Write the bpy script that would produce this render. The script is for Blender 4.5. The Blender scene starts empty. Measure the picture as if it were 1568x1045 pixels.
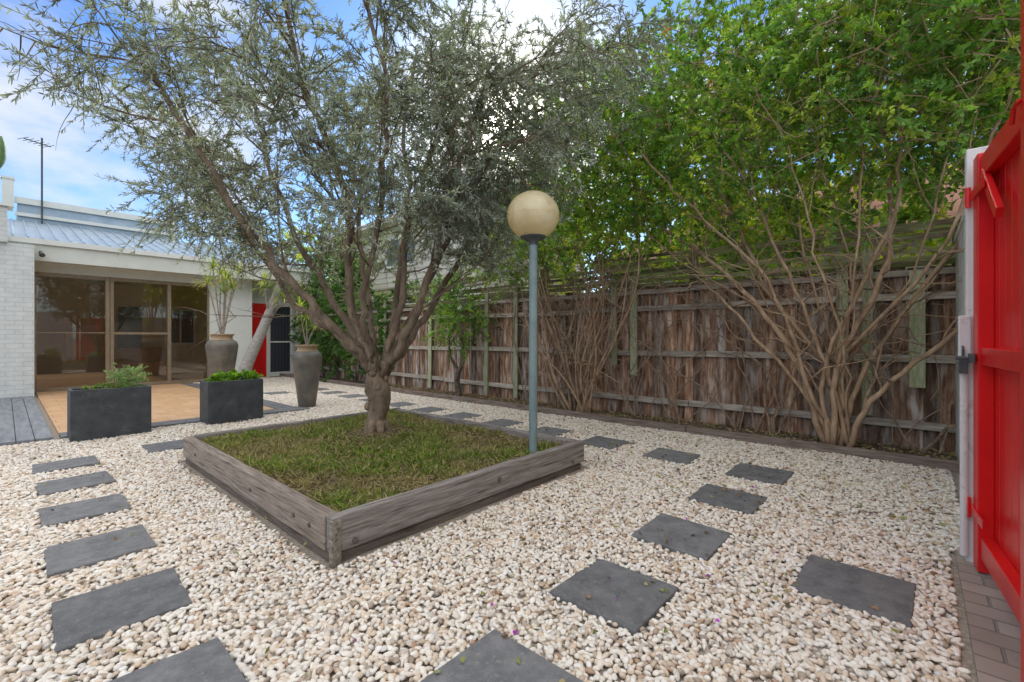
import bpy, math, random
import numpy as np
from mathutils import Vector, Matrix
random.seed(7); rng=np.random.default_rng(7)
scene=bpy.context.scene
R=np.array([.6665,-.7455,0.]); F=np.array([.7455,.6665,0.]); Z=np.array([0,0,1.])

# ------------------------------------------------------------ materials
def pmat(name,c1,c2,scale=5,rough=.8,bump=.2,bscale=40,stretch=(1,1,1),tint=False,c3=None,c3s=2,c3lo=.5,c3hi=.62,
         transl=0,spec=.4,lo=.35,hi=.65,metal=0,bdist=.01,flat=False):
    m=bpy.data.materials.new(name); m.use_nodes=True; nt=m.node_tree; n=nt.nodes; l=nt.links
    b=n['Principled BSDF']; b.inputs['Roughness'].default_value=rough; b.inputs['Metallic'].default_value=metal
    b.inputs['Specular IOR Level'].default_value=spec
    tc=n.new('ShaderNodeTexCoord'); mp=n.new('ShaderNodeMapping'); mp.inputs['Scale'].default_value=stretch
    l.new(tc.outputs['Object'],mp.inputs['Vector'])
    def noise(s,d=5):
        t=n.new('ShaderNodeTexNoise'); t.inputs['Scale'].default_value=s; t.inputs['Detail'].default_value=d
        t.inputs['Roughness'].default_value=.65
        l.new(mp.outputs[0],t.inputs['Vector']); return t
    def ramp(src,a,c):
        r=n.new('ShaderNodeMapRange'); r.inputs['From Min'].default_value=a; r.inputs['From Max'].default_value=c
        l.new(src,r.inputs['Value']); return r.outputs['Result']
    def mix(fac,a,c,mode='MIX'):
        x=n.new('ShaderNodeMix'); x.data_type='RGBA'; x.blend_type=mode; x.clamp_factor=True
        if isinstance(fac,(int,float)): x.inputs[0].default_value=fac
        else: l.new(fac,x.inputs[0])
        for i,v in ((6,a),(7,c)):
            if isinstance(v,tuple): x.inputs[i].default_value=(*v,1)
            else: l.new(v,x.inputs[i])
        return x.outputs[2]
    if flat:
        a=n.new('ShaderNodeAttribute'); a.attribute_name='tint'; col=a.outputs['Color']
    else:
        col=mix(ramp(noise(scale).outputs['Fac'],lo,hi),c1,c2)
        if c3: 
            col=mix(ramp(noise(c3s,6).outputs['Fac'],c3lo,c3hi),col,c3)
        if tint:
            a=n.new('ShaderNodeAttribute'); a.attribute_name='tint'
            col=mix(1.0,col,a.outputs['Color'],'MULTIPLY')
    l.new(col,b.inputs['Base Color'])
    if bump:
        bp=n.new('ShaderNodeBump'); bp.inputs['Strength'].default_value=bump; bp.inputs['Distance'].default_value=bdist
        l.new(noise(bscale,5).outputs['Fac'],bp.inputs['Height']); l.new(bp.outputs[0],b.inputs['Normal'])
    if transl:
        t=n.new('ShaderNodeBsdfTranslucent'); l.new(mix(1.0,col,(1.6,1.6,.7),'MULTIPLY'),t.inputs['Color'])
        ms=n.new('ShaderNodeMixShader'); ms.inputs[0].default_value=transl
        l.new(b.outputs[0],ms.inputs[1]); l.new(t.outputs[0],ms.inputs[2]); l.new(ms.outputs[0],n['Material Output'].inputs['Surface'])
    return m

def brickmat(name,c1,c2,mortar,axis='xz',scale=1,bw=.23,bh=.086,bump=.5,rough=.7):
    m=bpy.data.materials.new(name); m.use_nodes=True; nt=m.node_tree; n=nt.nodes; l=nt.links
    b=n['Principled BSDF']; b.inputs['Roughness'].default_value=rough
    tc=n.new('ShaderNodeTexCoord'); sp=n.new('ShaderNodeSeparateXYZ'); cb=n.new('ShaderNodeCombineXYZ')
    l.new(tc.outputs['Object'],sp.inputs[0]); l.new(sp.outputs['XYZ'.index(axis[0].upper())],cb.inputs[0]); l.new(sp.outputs['XYZ'.index(axis[1].upper())],cb.inputs[1])
    t=n.new('ShaderNodeTexBrick'); t.inputs['Scale'].default_value=scale; t.inputs['Brick Width'].default_value=bw; t.inputs['Row Height'].default_value=bh
    t.inputs['Mortar Size'].default_value=.006; t.inputs['Mortar Smooth'].default_value=.4
    t.inputs['Color1'].default_value=(*c1,1); t.inputs['Color2'].default_value=(*c2,1); t.inputs['Mortar'].default_value=(*mortar,1)
    l.new(cb.outputs[0],t.inputs['Vector'])
    nz=n.new('ShaderNodeTexNoise'); nz.inputs['Scale'].default_value=6; nz.inputs['Detail'].default_value=6; l.new(tc.outputs['Object'],nz.inputs['Vector'])
    mr=n.new('ShaderNodeMapRange'); mr.inputs['To Min'].default_value=.75; mr.inputs['To Max'].default_value=1.15; l.new(nz.outputs['Fac'],mr.inputs['Value'])
    x=n.new('ShaderNodeMix'); x.data_type='RGBA'; x.blend_type='MULTIPLY'; x.inputs[0].default_value=1
    l.new(t.outputs['Color'],x.inputs[6]); l.new(mr.outputs[0],x.inputs[7]); l.new(x.outputs[2],b.inputs['Base Color'])
    bp=n.new('ShaderNodeBump'); bp.invert=True; bp.inputs['Strength'].default_value=bump; bp.inputs['Distance'].default_value=.006
    l.new(t.outputs['Fac'],bp.inputs['Height']); l.new(bp.outputs[0],b.inputs['Normal'])
    return m

# ------------------------------------------------------------ object helpers
def empty(name,loc=(0,0,0)):
    e=bpy.data.objects.new(name,None); e.location=loc; e.empty_display_size=.2; scene.collection.objects.link(e); return e
def adopt(o,par):
    if par is not None:
        o.parent=par; o.matrix_parent_inverse=Matrix.Translation(-Vector(par.location))
def npmesh(name,V,Fq,mat,par=None,tint=None,smooth=False):
    me=bpy.data.meshes.new(name); V=np.asarray(V,dtype=np.float32); Fq=np.asarray(Fq,dtype=np.int32)
    k=Fq.shape[1]; me.vertices.add(len(V)); me.vertices.foreach_set('co',V.ravel())
    me.loops.add(Fq.size); me.loops.foreach_set('vertex_index',Fq.ravel())
    me.polygons.add(len(Fq)); me.polygons.foreach_set('loop_start',np.arange(0,Fq.size,k,dtype=np.int32))
    try: me.polygons.foreach_set('loop_total',np.full(len(Fq),k,dtype=np.int32))
    except Exception: pass
    if tint is not None:
        a=me.attributes.new('tint','FLOAT_COLOR','POINT'); c=np.ones((len(V),4),dtype=np.float32); c[:,:3]=tint; a.data.foreach_set('color',c.ravel())
    me.update(calc_edges=True); me.materials.append(mat)
    if smooth: me.polygons.foreach_set('use_smooth',np.ones(len(Fq),dtype=bool))
    o=bpy.data.objects.new(name,me); scene.collection.objects.link(o); adopt(o,par); return o

class B:
    def __init__(s): s.v=[]; s.f=[]; s.c=[]
    def add(s,vs,fs,c=(1,1,1)):
        o=len(s.v); s.v+= [tuple(map(float,v)) for v in vs]; s.f+=[tuple(i+o for i in f) for f in fs]; s.c+=[tuple(c)]*len(vs)
    def box(s,c,d,rot=(0,0,0),tint=(1,1,1),jit=0):
        from mathutils import Euler
        M=Euler(rot).to_matrix(); vs=[]
        for sx in(-.5,.5):
            for sy in(-.5,.5):
                for sz in(-.5,.5):
                    p=M@Vector((sx*d[0],sy*d[1],sz*d[2])); vs.append((p.x+c[0]+random.uniform(-jit,jit),p.y+c[1]+random.uniform(-jit,jit),p.z+c[2]+random.uniform(-jit,jit)))
        s.add(vs,[(0,1,3,2),(4,6,7,5),(0,4,5,1),(2,3,7,6),(0,2,6,4),(1,5,7,3)],tint)
    def bx(s,x0,x1,y0,y1,z0,z1,tint=(1,1,1)): s.box(((x0+x1)/2,(y0+y1)/2,(z0+z1)/2),(x1-x0,y1-y0,z1-z0),tint=tint)
    def tube(s,pts,rad,n=6,tint=(1,1,1),bumpy=0):
        pts=[np.array(p,float) for p in pts]; m=len(pts)
        if isinstance(rad,(int,float)): rad=[rad]*m
        vs=[]; ref=np.array([.31,.52,.79])
        for i,p in enumerate(pts):
            t=pts[min(i+1,m-1)]-pts[max(i-1,0)]; t/=np.linalg.norm(t)+1e-9
            a=np.cross(t,ref); 
            if np.linalg.norm(a)<.1: a=np.cross(t,[1,0,0])
            a/=np.linalg.norm(a); b=np.cross(t,a)
            for k in range(n):
                q=2*math.pi*k/n; rr=rad[i]*(1+random.uniform(-bumpy,bumpy)); vs.append(p+rr*(a*math.cos(q)+b*math.sin(q)))
        fs=[(i*n+k,i*n+(k+1)%n,(i+1)*n+(k+1)%n,(i+1)*n+k) for i in range(m-1) for k in range(n)]
        fs+=[tuple(range(n))[::-1],tuple((m-1)*n+k for k in range(n))]
        s.add(vs,fs,tint)
    def lathe(s,prof,c,n=40,tint=(1,1,1)):
        vs=[];m=len(prof)
        for r,z in prof:
            for k in range(n):
                q=2*math.pi*k/n; vs.append((c[0]+r*math.cos(q),c[1]+r*math.sin(q),c[2]+z))
        s.add(vs,[(i*n+k,i*n+(k+1)%n,(i+1)*n+(k+1)%n,(i+1)*n+k) for i in range(m-1) for k in range(n)],tint)
    def spin(s,c,a):
        ca,sa=math.cos(a),math.sin(a); s.v=[(c[0]+(x-c[0])*ca-(y-c[1])*sa,c[1]+(x-c[0])*sa+(y-c[1])*ca,z) for x,y,z in s.v]
    def build(s,name,mat,par=None,smooth=False,bevel=0,tint=False,sub=0):
        me=bpy.data.meshes.new(name); me.from_pydata(s.v,[],s.f); me.update(); me.materials.append(mat)
        if tint:
            a=me.attributes.new('tint','FLOAT_COLOR','POINT'); c=np.ones((len(s.v),4),dtype=np.float32); c[:,:3]=np.array(s.c); a.data.foreach_set('color',c.ravel())
        if smooth:
            for p in me.polygons: p.use_smooth=True
        o=bpy.data.objects.new(name,me); scene.collection.objects.link(o); adopt(o,par)
        if bevel:
            b=o.modifiers.new('bevel','BEVEL'); b.width=bevel; b.segments=2; b.limit_method='ANGLE'
        return o

def smoothpath(pts,n=6):
    P=[np.array(p,float) for p in pts]; P=[2*P[0]-P[1]]+P+[2*P[-1]-P[-2]]; out=[]
    for i in range(1,len(P)-2):
        for k in range(n):
            t=k/n; a,b,c,d=P[i-1],P[i],P[i+1],P[i+2]
            out.append(.5*((2*b)+(-a+c)*t+(2*a-5*b+4*c-d)*t*t+(-a+3*b-3*c+d)*t**3))
    out.append(P[-2]); return out
def unit(v): return v/(np.linalg.norm(v,axis=-1,keepdims=True)+1e-9)
def randu(n): return unit(rng.normal(size=(n,3)))

def leaves(name,P,D,L,W,col,mat,par,fold=.15):
    N=len(P); D=unit(D); S=unit(np.cross(D,randu(N))); Nn=np.cross(S,D)
    L=L[:,None]; W=W[:,None]
    V=np.stack([P, P+D*L*.3+S*W*.5+Nn*W*fold, P+D*L*.72+S*W*.36+Nn*W*fold, P+D*L-Nn*L*.08, P+D*L*.72-S*W*.36+Nn*W*fold, P+D*L*.3-S*W*.5+Nn*W*fold],1).reshape(-1,3)
    b=np.arange(N)[:,None]*6
    Fq=np.concatenate([b+np.array([[0,1,2,3]]),b+np.array([[0,3,4,5]])],0)
    return npmesh(name,V,Fq,mat,par,np.repeat(col,6,axis=0))

def twig_leaves(S,D,ln,nl,droop,spread):
    T=len(S); t=rng.uniform(.08,1,size=(T,nl)); 
    P=S[:,None]+D[:,None]*(t*ln[:,None])[...,None]; P[...,2]-=droop*(t**2)*ln[:,None]
    DD=D[:,None]*.75+randu(T*nl).reshape(T,nl,3)*spread; DD[...,2]-=droop*t*.8
    return P.reshape(-1,3),DD.reshape(-1,3)

# ------------------------------------------------------------ ground & gravel
M_soil=pmat('soil',(.10,.075,.055),(.2,.16,.12),8,.95,.6,60)
M_under=pmat('gravel_bed',(.24,.20,.16),(.42,.37,.31),45,.9,.8,60)
g=B(); g.add([(-300,-300,-.012),(300,-300,-.012),(300,300,-.012),(-300,300,-.012)],[(0,1,2,3)])
g.build('ground',M_soil)
g=B(); g.add([(-4,-3,0),(5.42,-3,0),(5.42,13.9,0),(-4,13.9,0)],[(0,1,2,3)]); g.build('gravel_base',M_under)

pavers=[(.33,2.52),(.34,3.28),(.35,4.08),(.36,4.87),(.37,5.65),(.33,1.75),(1.15,5.8),(1.05,1.0),(1.82,1.0),(2.58,1.0),(3.38,1.0),(4.18,.97),
 (2.57,.22),(4.24,1.74),(4.3,2.52),(4.34,3.3),(4.38,4.1),(4.4,4.9),(4.42,5.7),(4.44,6.5),(4.46,7.3),(4.47,8.1),(4.48,8.9),(4.5,9.7),(3.7,9.7)]
M_pav=pmat('bluestone',(.125,.126,.13),(.205,.205,.208),12,.8,.8,120,c3=(.30,.29,.27),c3s=40,c3lo=.55,c3hi=.8,tint=True)
for i,(x,y) in enumerate(pavers):
    p=B(); t=random.uniform(.85,1.15); a=random.uniform(-.045,.045)
    p.box((x+random.uniform(-.01,.01),y+random.uniform(-.01,.01),.003),(.415,.415,.05),rot=(random.uniform(-.012,.012),random.uniform(-.012,.012),a),tint=(t,t,t),jit=.004)
    p.build('stepping_stone',M_pav,bevel=.005,tint=True)

M_peb=bpy.data.materials.new('pebble_stone'); M_peb.use_nodes=True
nt=M_peb.node_tree; n=nt.nodes; l=nt.links; b=n['Principled BSDF']; b.inputs['Roughness'].default_value=.6
oi=n.new('ShaderNodeObjectInfo'); cr=n.new('ShaderNodeValToRGB'); e=cr.color_ramp.elements
cols=[(0,(.32,.26,.21)),(.08,(.58,.46,.34)),(.19,(.71,.63,.53)),(.40,(.79,.74,.66)),(.60,(.74,.69,.61)),(.75,(.60,.45,.31)),(.82,(.83,.79,.74)),(.93,(.52,.48,.43)),(1,(.42,.26,.16))]
e[0].position=0; e[0].color=(*cols[0][1],1); e[1].position=1; e[1].color=(*cols[-1][1],1)
for p,c in cols[1:-1]:
    q=e.new(p); q.color=(*c,1)
l.new(oi.outputs['Random'],cr.inputs[0])
l.new(cr.outputs[0],b.inputs['Base Color'])
coll=bpy.data.collections.new('gravel_pebbles')
import bmesh
for i in range(6):
    bm=bmesh.new(); bmesh.ops.create_icosphere(bm,subdivisions=2,radius=1)
    ax=(random.uniform(.013,.0165),random.uniform(.0095,.0115),random.uniform(.007,.009)); ph=[random.uniform(0,6) for _ in range(6)]
    for v in bm.verts:
        c=v.co; k=1+.13*math.sin(2.2*c.x+ph[0])*math.cos(2.6*c.y+ph[1])+.09*math.sin(3*c.z+ph[2]+2*c.x)
        v.co=Vector((c.x*ax[0]*k,c.y*ax[1]*k,c.z*ax[2]*k))
    me=bpy.data.meshes.new('pebble'); bm.to_mesh(me); bm.free(); me.materials.append(M_peb)
    for p in me.polygons: p.use_smooth=True
    o=bpy.data.objects.new('pebble_shape',me); coll.objects.link(o)
sp=.0198
gx,gy=np.meshgrid(np.arange(-.1,5.38,sp),np.arange(-.2,13.7,sp)); X=gx.ravel(); Y=gy.ravel()
X=X+rng.uniform(-.010,.010,len(X)); Y=Y+rng.uniform(-.010,.010,len(Y))
keep=~((X>1.05)&(X<3.43)&(Y>2.13)&(Y<5.05))
keep&=~((X<3.12)&(Y>7.12)&(Y<13.6))
keep&=(Y>-.12)|(X<1.6)|(X>3.36)
keep&=(X*F[0]+Y*F[1]>1.0)
for (x,y) in pavers:
    ins=(abs(X-x)<.203+.006*np.sin(Y*40))&(abs(Y-y)<.203+.006*np.sin(X*37)); keep&=~ins
X=X[keep];Y=Y[keep]
Zz=.006+rng.uniform(-.003,.012,len(X))+.007*np.sin(X*5+1)*np.sin(Y*4)
me=bpy.data.meshes.new('gravel'); me.vertices.add(len(X)); me.vertices.foreach_set('co',np.stack([X,Y,Zz],1).astype(np.float32).ravel()); me.update()
me.materials.append(M_peb)
gravel=bpy.data.objects.new('gravel',me); scene.collection.objects.link(gravel)
ng=bpy.data.node_groups.new('gravel_scatter','GeometryNodeTree')
ng.interface.new_socket('Geometry',in_out='INPUT',socket_type='NodeSocketGeometry'); ng.interface.new_socket('Geometry',in_out='OUTPUT',socket_type='NodeSocketGeometry')
gi=ng.nodes.new('NodeGroupInput'); go=ng.nodes.new('NodeGroupOutput'); mtp=ng.nodes.new('GeometryNodeMeshToPoints'); iop=ng.nodes.new('GeometryNodeInstanceOnPoints')
ci=ng.nodes.new('GeometryNodeCollectionInfo'); ci.inputs['Collection'].default_value=coll; ci.inputs['Separate Children'].default_value=True; ci.inputs['Reset Children'].default_value=True
rv=ng.nodes.new('FunctionNodeRandomValue'); rv.data_type='FLOAT_VECTOR'; rv.inputs[0].default_value=(-.5,-.5,0); rv.inputs[1].default_value=(.5,.5,6.28)
rs=ng.nodes.new('FunctionNodeRandomValue'); rs.data_type='FLOAT_VECTOR'; rs.inputs[0].default_value=(.6,.7,.8); rs.inputs[1].default_value=(1.4,1.4,1.25); rs.inputs['Seed'].default_value=3
ri=ng.nodes.new('FunctionNodeRandomValue'); ri.data_type='INT'; ri.inputs[4].default_value=0; ri.inputs[5].default_value=5; ri.inputs['Seed'].default_value=9
L=ng.links; L.new(gi.outputs[0],mtp.inputs[0]); L.new(mtp.outputs[0],iop.inputs['Points']); L.new(ci.outputs[0],iop.inputs['Instance'])
iop.inputs['Pick Instance'].default_value=True; L.new(ri.outputs[2],iop.inputs['Instance Index']); L.new(rv.outputs[0],iop.inputs['Rotation']); L.new(rs.outputs[0],iop.inputs['Scale'])
L.new(iop.outputs[0],go.inputs[0]); md=gravel.modifiers.new('scatter','NODES'); md.node_group=ng

# ------------------------------------------------------------ planter
M_wx=pmat('weathered_sleeper_x',(.18,.15,.13),(.38,.345,.315),10,.85,1.0,30,stretch=(.35,6,6),c3=(.07,.05,.04),c3s=7,c3lo=.54,c3hi=.7,tint=True)
M_wy=pmat('weathered_sleeper_y',(.18,.15,.13),(.38,.345,.315),10,.85,1.0,30,stretch=(6,.35,6),c3=(.07,.05,.04),c3s=7,c3lo=.54,c3hi=.7,tint=True)
M_bolt=pmat('rusty_steel',(.12,.10,.09),(.25,.2,.17),60,.5,.2,80,metal=.6)
M_psoil=pmat('planter_soil',(.06,.045,.028),(.17,.13,.07),14,.95,.8,70)
pl=empty('raised_garden_bed',(2.24,3.6,0))
def plank(q,x0,x1,y0,y1,z0,z1,t=(1,1,1)):
    n_=10; lx=(x1-x0)>(y1-y0); a0,a1=(x0,x1) if lx else (y0,y1); vs=[]
    for i in range(n_+1):
        a=a0+(a1-a0)*i/n_; dz=random.uniform(-.003,.003); dn=random.uniform(-.002,.002)
        for u,zz in((0,z0),(1,z0),(1,z1+dz),(0,z1+dz)):
            vs.append((a,(y0+dn,y1)[u],zz) if lx else ((x0+dn,x1)[u],a,zz))
    fs=[(4*i+k,4*i+(k+1)%4,4*i+4+(k+1)%4,4*i+4+k) for i in range(n_) for k in range(4)]+[(0,3,2,1),(4*n_,4*n_+1,4*n_+2,4*n_+3)]
    if not lx: fs=[f[::-1] for f in fs]
    q.add(vs,fs,t)
q=B(); 
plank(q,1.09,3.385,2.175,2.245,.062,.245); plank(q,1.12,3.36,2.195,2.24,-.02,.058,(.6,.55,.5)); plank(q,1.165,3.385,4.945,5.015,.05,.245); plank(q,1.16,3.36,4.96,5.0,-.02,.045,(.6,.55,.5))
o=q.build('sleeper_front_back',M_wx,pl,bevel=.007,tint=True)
q=B(); plank(q,1.085,1.16,2.25,5.015,.062,.238,(1.05,.97,.88)); plank(q,1.1,1.15,2.24,4.99,-.02,.058,(.6,.55,.5)); plank(q,3.315,3.39,2.25,4.94,.06,.24); plank(q,3.32,3.36,2.25,4.93,-.02,.055,(.6,.55,.5))
q.bx(1.080,1.135,2.166,2.20,-.02,.232,(.95,.95,.85))
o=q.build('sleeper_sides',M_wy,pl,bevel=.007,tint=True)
q=B()
for (x,z) in((1.21,.1),(3.2,.1),(2.3,.16)): q.tube([(x,2.164,z),(x,2.178,z)],.016,10)
for (y,z) in((2.42,.15),(2.62,.15),(3.3,.14),(4.6,.15)): q.tube([(1.075,y,z),(1.087,y,z)],.012,10)
q.build('bolts',M_bolt,pl)
def vn(x,y): return .5+.25*np.sin(x*3.1+1.3*np.sin(y*2.3))+.25*np.sin(y*4.3+1.7*np.sin(x*3.7+.5))+.12*np.sin(x*11+y*7)+.1*np.sin(x*17-y*13)
nx,ny=60,70; xs=np.linspace(1.14,3.33,nx); ys=np.linspace(2.23,4.96,ny); GX,GY=np.meshgrid(xs,ys)
def soilz(x,y): return .19+.05*np.exp(-((x-2.39)**2+(y-3.87)**2)/.35)+.03*(vn(x,y)-.5)
V=np.stack([GX,GY,soilz(GX,GY)],-1).reshape(-1,3)
Fq=np.array([(j*nx+i,j*nx+i+1,(j+1)*nx+i+1,(j+1)*nx+i) for j in range(ny-1) for i in range(nx-1)])
npmesh('soil',V,Fq,M_psoil,pl,smooth=True)
M_grass=pmat('grass_blades',(.9,.9,.9),(1,1,1),3,.7,0,flat=True,transl=.35)
NT=2500; TX=rng.uniform(1.18,3.29,NT); TY=rng.uniform(2.27,4.92,NT); tg=vn(TX,TY)+rng.normal(0,.14,NT)-.3*np.clip((TX-2.1),0,1)
dt=np.hypot(TX-2.39,TY-3.87); edge=np.minimum(np.minimum(TX-1.16,3.31-TX),np.minimum(TY-2.25,4.94-TY))
kk=((dt>.32)|(rng.random(NT)<.12))&(rng.random(NT)<np.clip(.3+edge*4+.4*tg,0,1))&(tg>-.02); TX=TX[kk];TY=TY[kk];tg=tg[kk]; nb_=20
X=(TX[:,None]+rng.normal(0,.018,(len(TX),nb_))).ravel(); Y=(TY[:,None]+rng.normal(0,.018,(len(TX),nb_))).ravel(); g1=np.repeat(tg,nb_); th=np.repeat(rng.uniform(.45,1.35,len(TX)),nb_)
X=np.clip(X,1.165,3.31); Y=np.clip(Y,2.25,4.94)
P=np.stack([X,Y,soilz(X,Y)-.004],1); D=randu(len(X))*np.array([1,1,.25])+np.array([0,0,.5])
grn=np.array([.28,.36,.06]); brn=np.array([.42,.34,.19]); dk=np.array([.12,.19,.035])
w=np.clip((.52-g1)*2.4,0,.9)[:,None]; w2=rng.random((len(X),1)); tv=np.repeat(rng.uniform(.6,1.3,len(TX)),nb_)[:,None]
col=((grn*w2+dk*(1-w2))*(1-w)+brn*w*(.5+.7*w2))*tv; dry=rng.random(len(X))<.17; col[dry]=brn*1.15
leaves('grass',P,D,rng.uniform(.035,.08,len(X))*th,rng.uniform(.006,.011,len(X)),col,M_grass,pl)
N=13000; X=rng.uniform(1.17,3.3,N);Y=rng.uniform(2.26,4.93,N); P=np.stack([X,Y,soilz(X,Y)+.012],1); D=randu(N)*np.array([1,1,.15])
leaves('dry_thatch',P,D,rng.uniform(.03,.09,N),rng.uniform(.003,.007,N),brn*rng.uniform(.4,1.3,(N,1)),M_grass,pl)

# ------------------------------------------------------------ olive tree
M_bark=pmat('olive_bark',(.13,.09,.06),(.33,.25,.175),18,.9,1.0,45,stretch=(1,1,.45),bdist=.02,c3=(.065,.045,.033),c3s=9,c3lo=.5,c3hi=.68)
M_oleaf=pmat('olive_leaf',(.95,.95,.95),(1,1,1),3,.45,0,flat=True,transl=.3,spec=.6)
TB=np.array([2.388,3.87,0.]); tree=empty('olive_tree',(2.388,3.87,.2))
loc=lambda u,w,z: TB+R*u+F*w+Z*z
tb=B()
tb.tube(smoothpath([loc(.01,0,.16),loc(0,0,.24),loc(-.01,0,.38),loc(.02,0,.52),loc(.0,0,.66),loc(-.02,0,.78),loc(.0,0,.9)],4),
 [.14,.118,.105,.097,.09,.086,.086,.085,.085,.085,.09,.095,.10,.105,.11,.115,.115,.11,.105,.10,.09,.08,.07,.06,.05],14,bumpy=.10)
for a in range(14):
    an=a*2.4; zz=.46+.03*a; c=loc(0,0,zz)+.070*np.array([math.cos(an),math.sin(an),0])
    pts=[c+np.array([0,0,-.05]),c+.02*np.array([math.cos(an),math.sin(an),0]),c+np.array([0,0,.05])]
    k=random.uniform(.5,1); tb.tube(smoothpath(pts,3),[.01,.03*k,.045*k,.05*k,.045*k,.03*k,.01],8,bumpy=.15)
for a in range(6):
    an=a*1.05+.3; c=loc(0,0,.2); o2=np.array([math.cos(an),math.sin(an),0]); tb.tube(smoothpath([c+o2*.05+Z*.15,c+o2*.11+Z*.03,c+o2*.2-Z*.02],3),[.045,.045,.04,.03,.025,.018,.01],7,bumpy=.1)
limbs=[([(0,0,.8),(-.25,-.15,1.12),(-.72,-.3,1.68),(-1.1,-.5,2.3),(-1.5,-.6,3.0),(-1.8,-.6,3.6)],.044),
 ([(-.03,.05,.82),(-.35,.15,1.3),(-.8,.25,2.0),(-1.2,.3,2.9),(-1.4,.3,3.8)],.037),
 ([(0,-.05,.82),(-.18,-.2,1.5),(-.16,-.4,2.4),(-.45,-.6,3.3),(-.6,-.7,4.2)],.042),
 ([(.05,.1,.82),(.1,.35,1.6),(.15,.6,2.5),(.1,.7,3.5),(.2,.8,4.4)],.034),
 ([(.05,0,.8),(.33,-.1,1.25),(.6,-.2,1.9),(.85,-.35,2.7),(1.15,-.5,3.6)],.042),
 ([(.06,.05,.8),(.42,.3,1.35),(.8,.6,2.2),(1.3,.9,2.9),(1.85,1.0,3.5)],.036),
 ([(-.05,0,.85),(-.3,.0,1.05),(-.9,.1,1.6),(-1.45,.3,2.25),(-1.9,.5,2.8),(-2.3,.6,3.4)],.032),
 ([(0,-.06,.85),(-.05,-.25,1.4),(.15,-.5,2.2),(.3,-.8,3.0),(.2,-1.,3.8)],.028),
 ([(.05,.0,.85),(.25,-.1,1.5),(.35,-.1,2.3),(.6,0,3.2),(.9,0,4.2)],.032),
 ([(-.02,.1,.85),(-.2,.4,1.5),(-.45,.8,2.3),(-.6,1.0,3.2),(-.7,1.1,4.0)],.03),
 ([(.08,.0,.9),(.4,.05,1.5),(.8,.1,2.4),(1.3,.1,3.3),(1.7,.1,4.1)],.03)]
tS=[];tD=[];tL=[]
def subbranch(p,d,Ln,r,lvl,br):
    pts=[p]; dd=d.copy(); n_=5
    for i in range(n_):
        dd=dd+rng.normal(0,.14,3)+(np.array([0,0,.05]) if lvl==1 else np.array([0,0,-.04])); dd/=np.linalg.norm(dd); pts.append(pts[-1]+dd*Ln/n_)
    br.tube(pts,[r*(1-.8*i/n_) for i in range(n_+1)],5 if lvl==1 else 4)
    if lvl==1:
        for t in rng.uniform(.2,1,7):
            i=min(int(t*n_),n_-1); q_=pts[i]+(pts[i+1]-pts[i])*(t*n_-i); d2=unit((pts[i+1]-pts[i])/Ln*n_*.7+randu(1)[0]*.8+np.array([0,0,.05]))
            subbranch(q_,d2,rng.uniform(.35,.65),r*.45,2,br)
    else:
        for t in rng.uniform(.15,1,6):
            i=min(int(t*n_),n_-1); q_=pts[i]; d2=unit(dd*.6+randu(1)[0]*.8+np.array([0,0,-.05]))
            tS.append(q_);tD.append(d2);tL.append(rng.uniform(.2,.42))
for pts,r in limbs:
    W=smoothpath([loc(*p) for p in pts],6); m=len(W); W=[w+rng.normal(0,.016,3) for w in W]
    tb.tube(W,[r*(1-.8*(i/m)**.8)+.007 for i in range(m)],9,bumpy=.08)
    for k in range(11):
        t=.34+.66*(k+rng.random())/11; i=min(int(t*(m-1)),m-2); tan=unit(W[i+1]-W[i]); ou=W[i]-loc(-.2,0,W[i][2]); ou[2]=0
        d=unit(tan*.55+unit(ou)*.5+randu(1)[0]*.7+np.array([0,0,.13])); subbranch(W[i],d,rng.uniform(.65,1.15),r*.28,1,tb)
tS=np.array(tS);tD=np.array(tD);tL=np.array(tL)
rel=tS-TB; U=rel@R; Wd=rel@F; ue=U*4.36/(4.36+Wd)
ok=(tS[:,2]>1.9+.32*np.clip(-U-1,0,9)+rng.uniform(-.1,.15,len(tS)))&(ue>-2.85)&(tS[:,2]<5.0)
tS=tS[ok];tD=tD[ok];tL=tL[ok]
for s_,d_,l_ in zip(tS,tD,tL): tb.tube([s_,s_+d_*l_*.5-Z*.06*l_,s_+d_*l_-Z*.25*l_],[.003,.0022,.0012],3)
tb.build('trunk_and_limbs',M_bark,tree,smooth=True)
NL=32
P,D=twig_leaves(tS,tD,tL,NL,.25,.7); N=len(P)
tw=np.repeat(rng.uniform(.6,1.35,len(tS)),NL)[:,None]; rr=rng.random((N,1))**1.1
col=(np.array([.16,.19,.14])*(1-rr)+np.array([.46,.51,.46])*rr)*tw
leaves('foliage',P,D,rng.uniform(.035,.06,N),rng.uniform(.007,.012,N),col,M_oleaf,tree)

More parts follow.
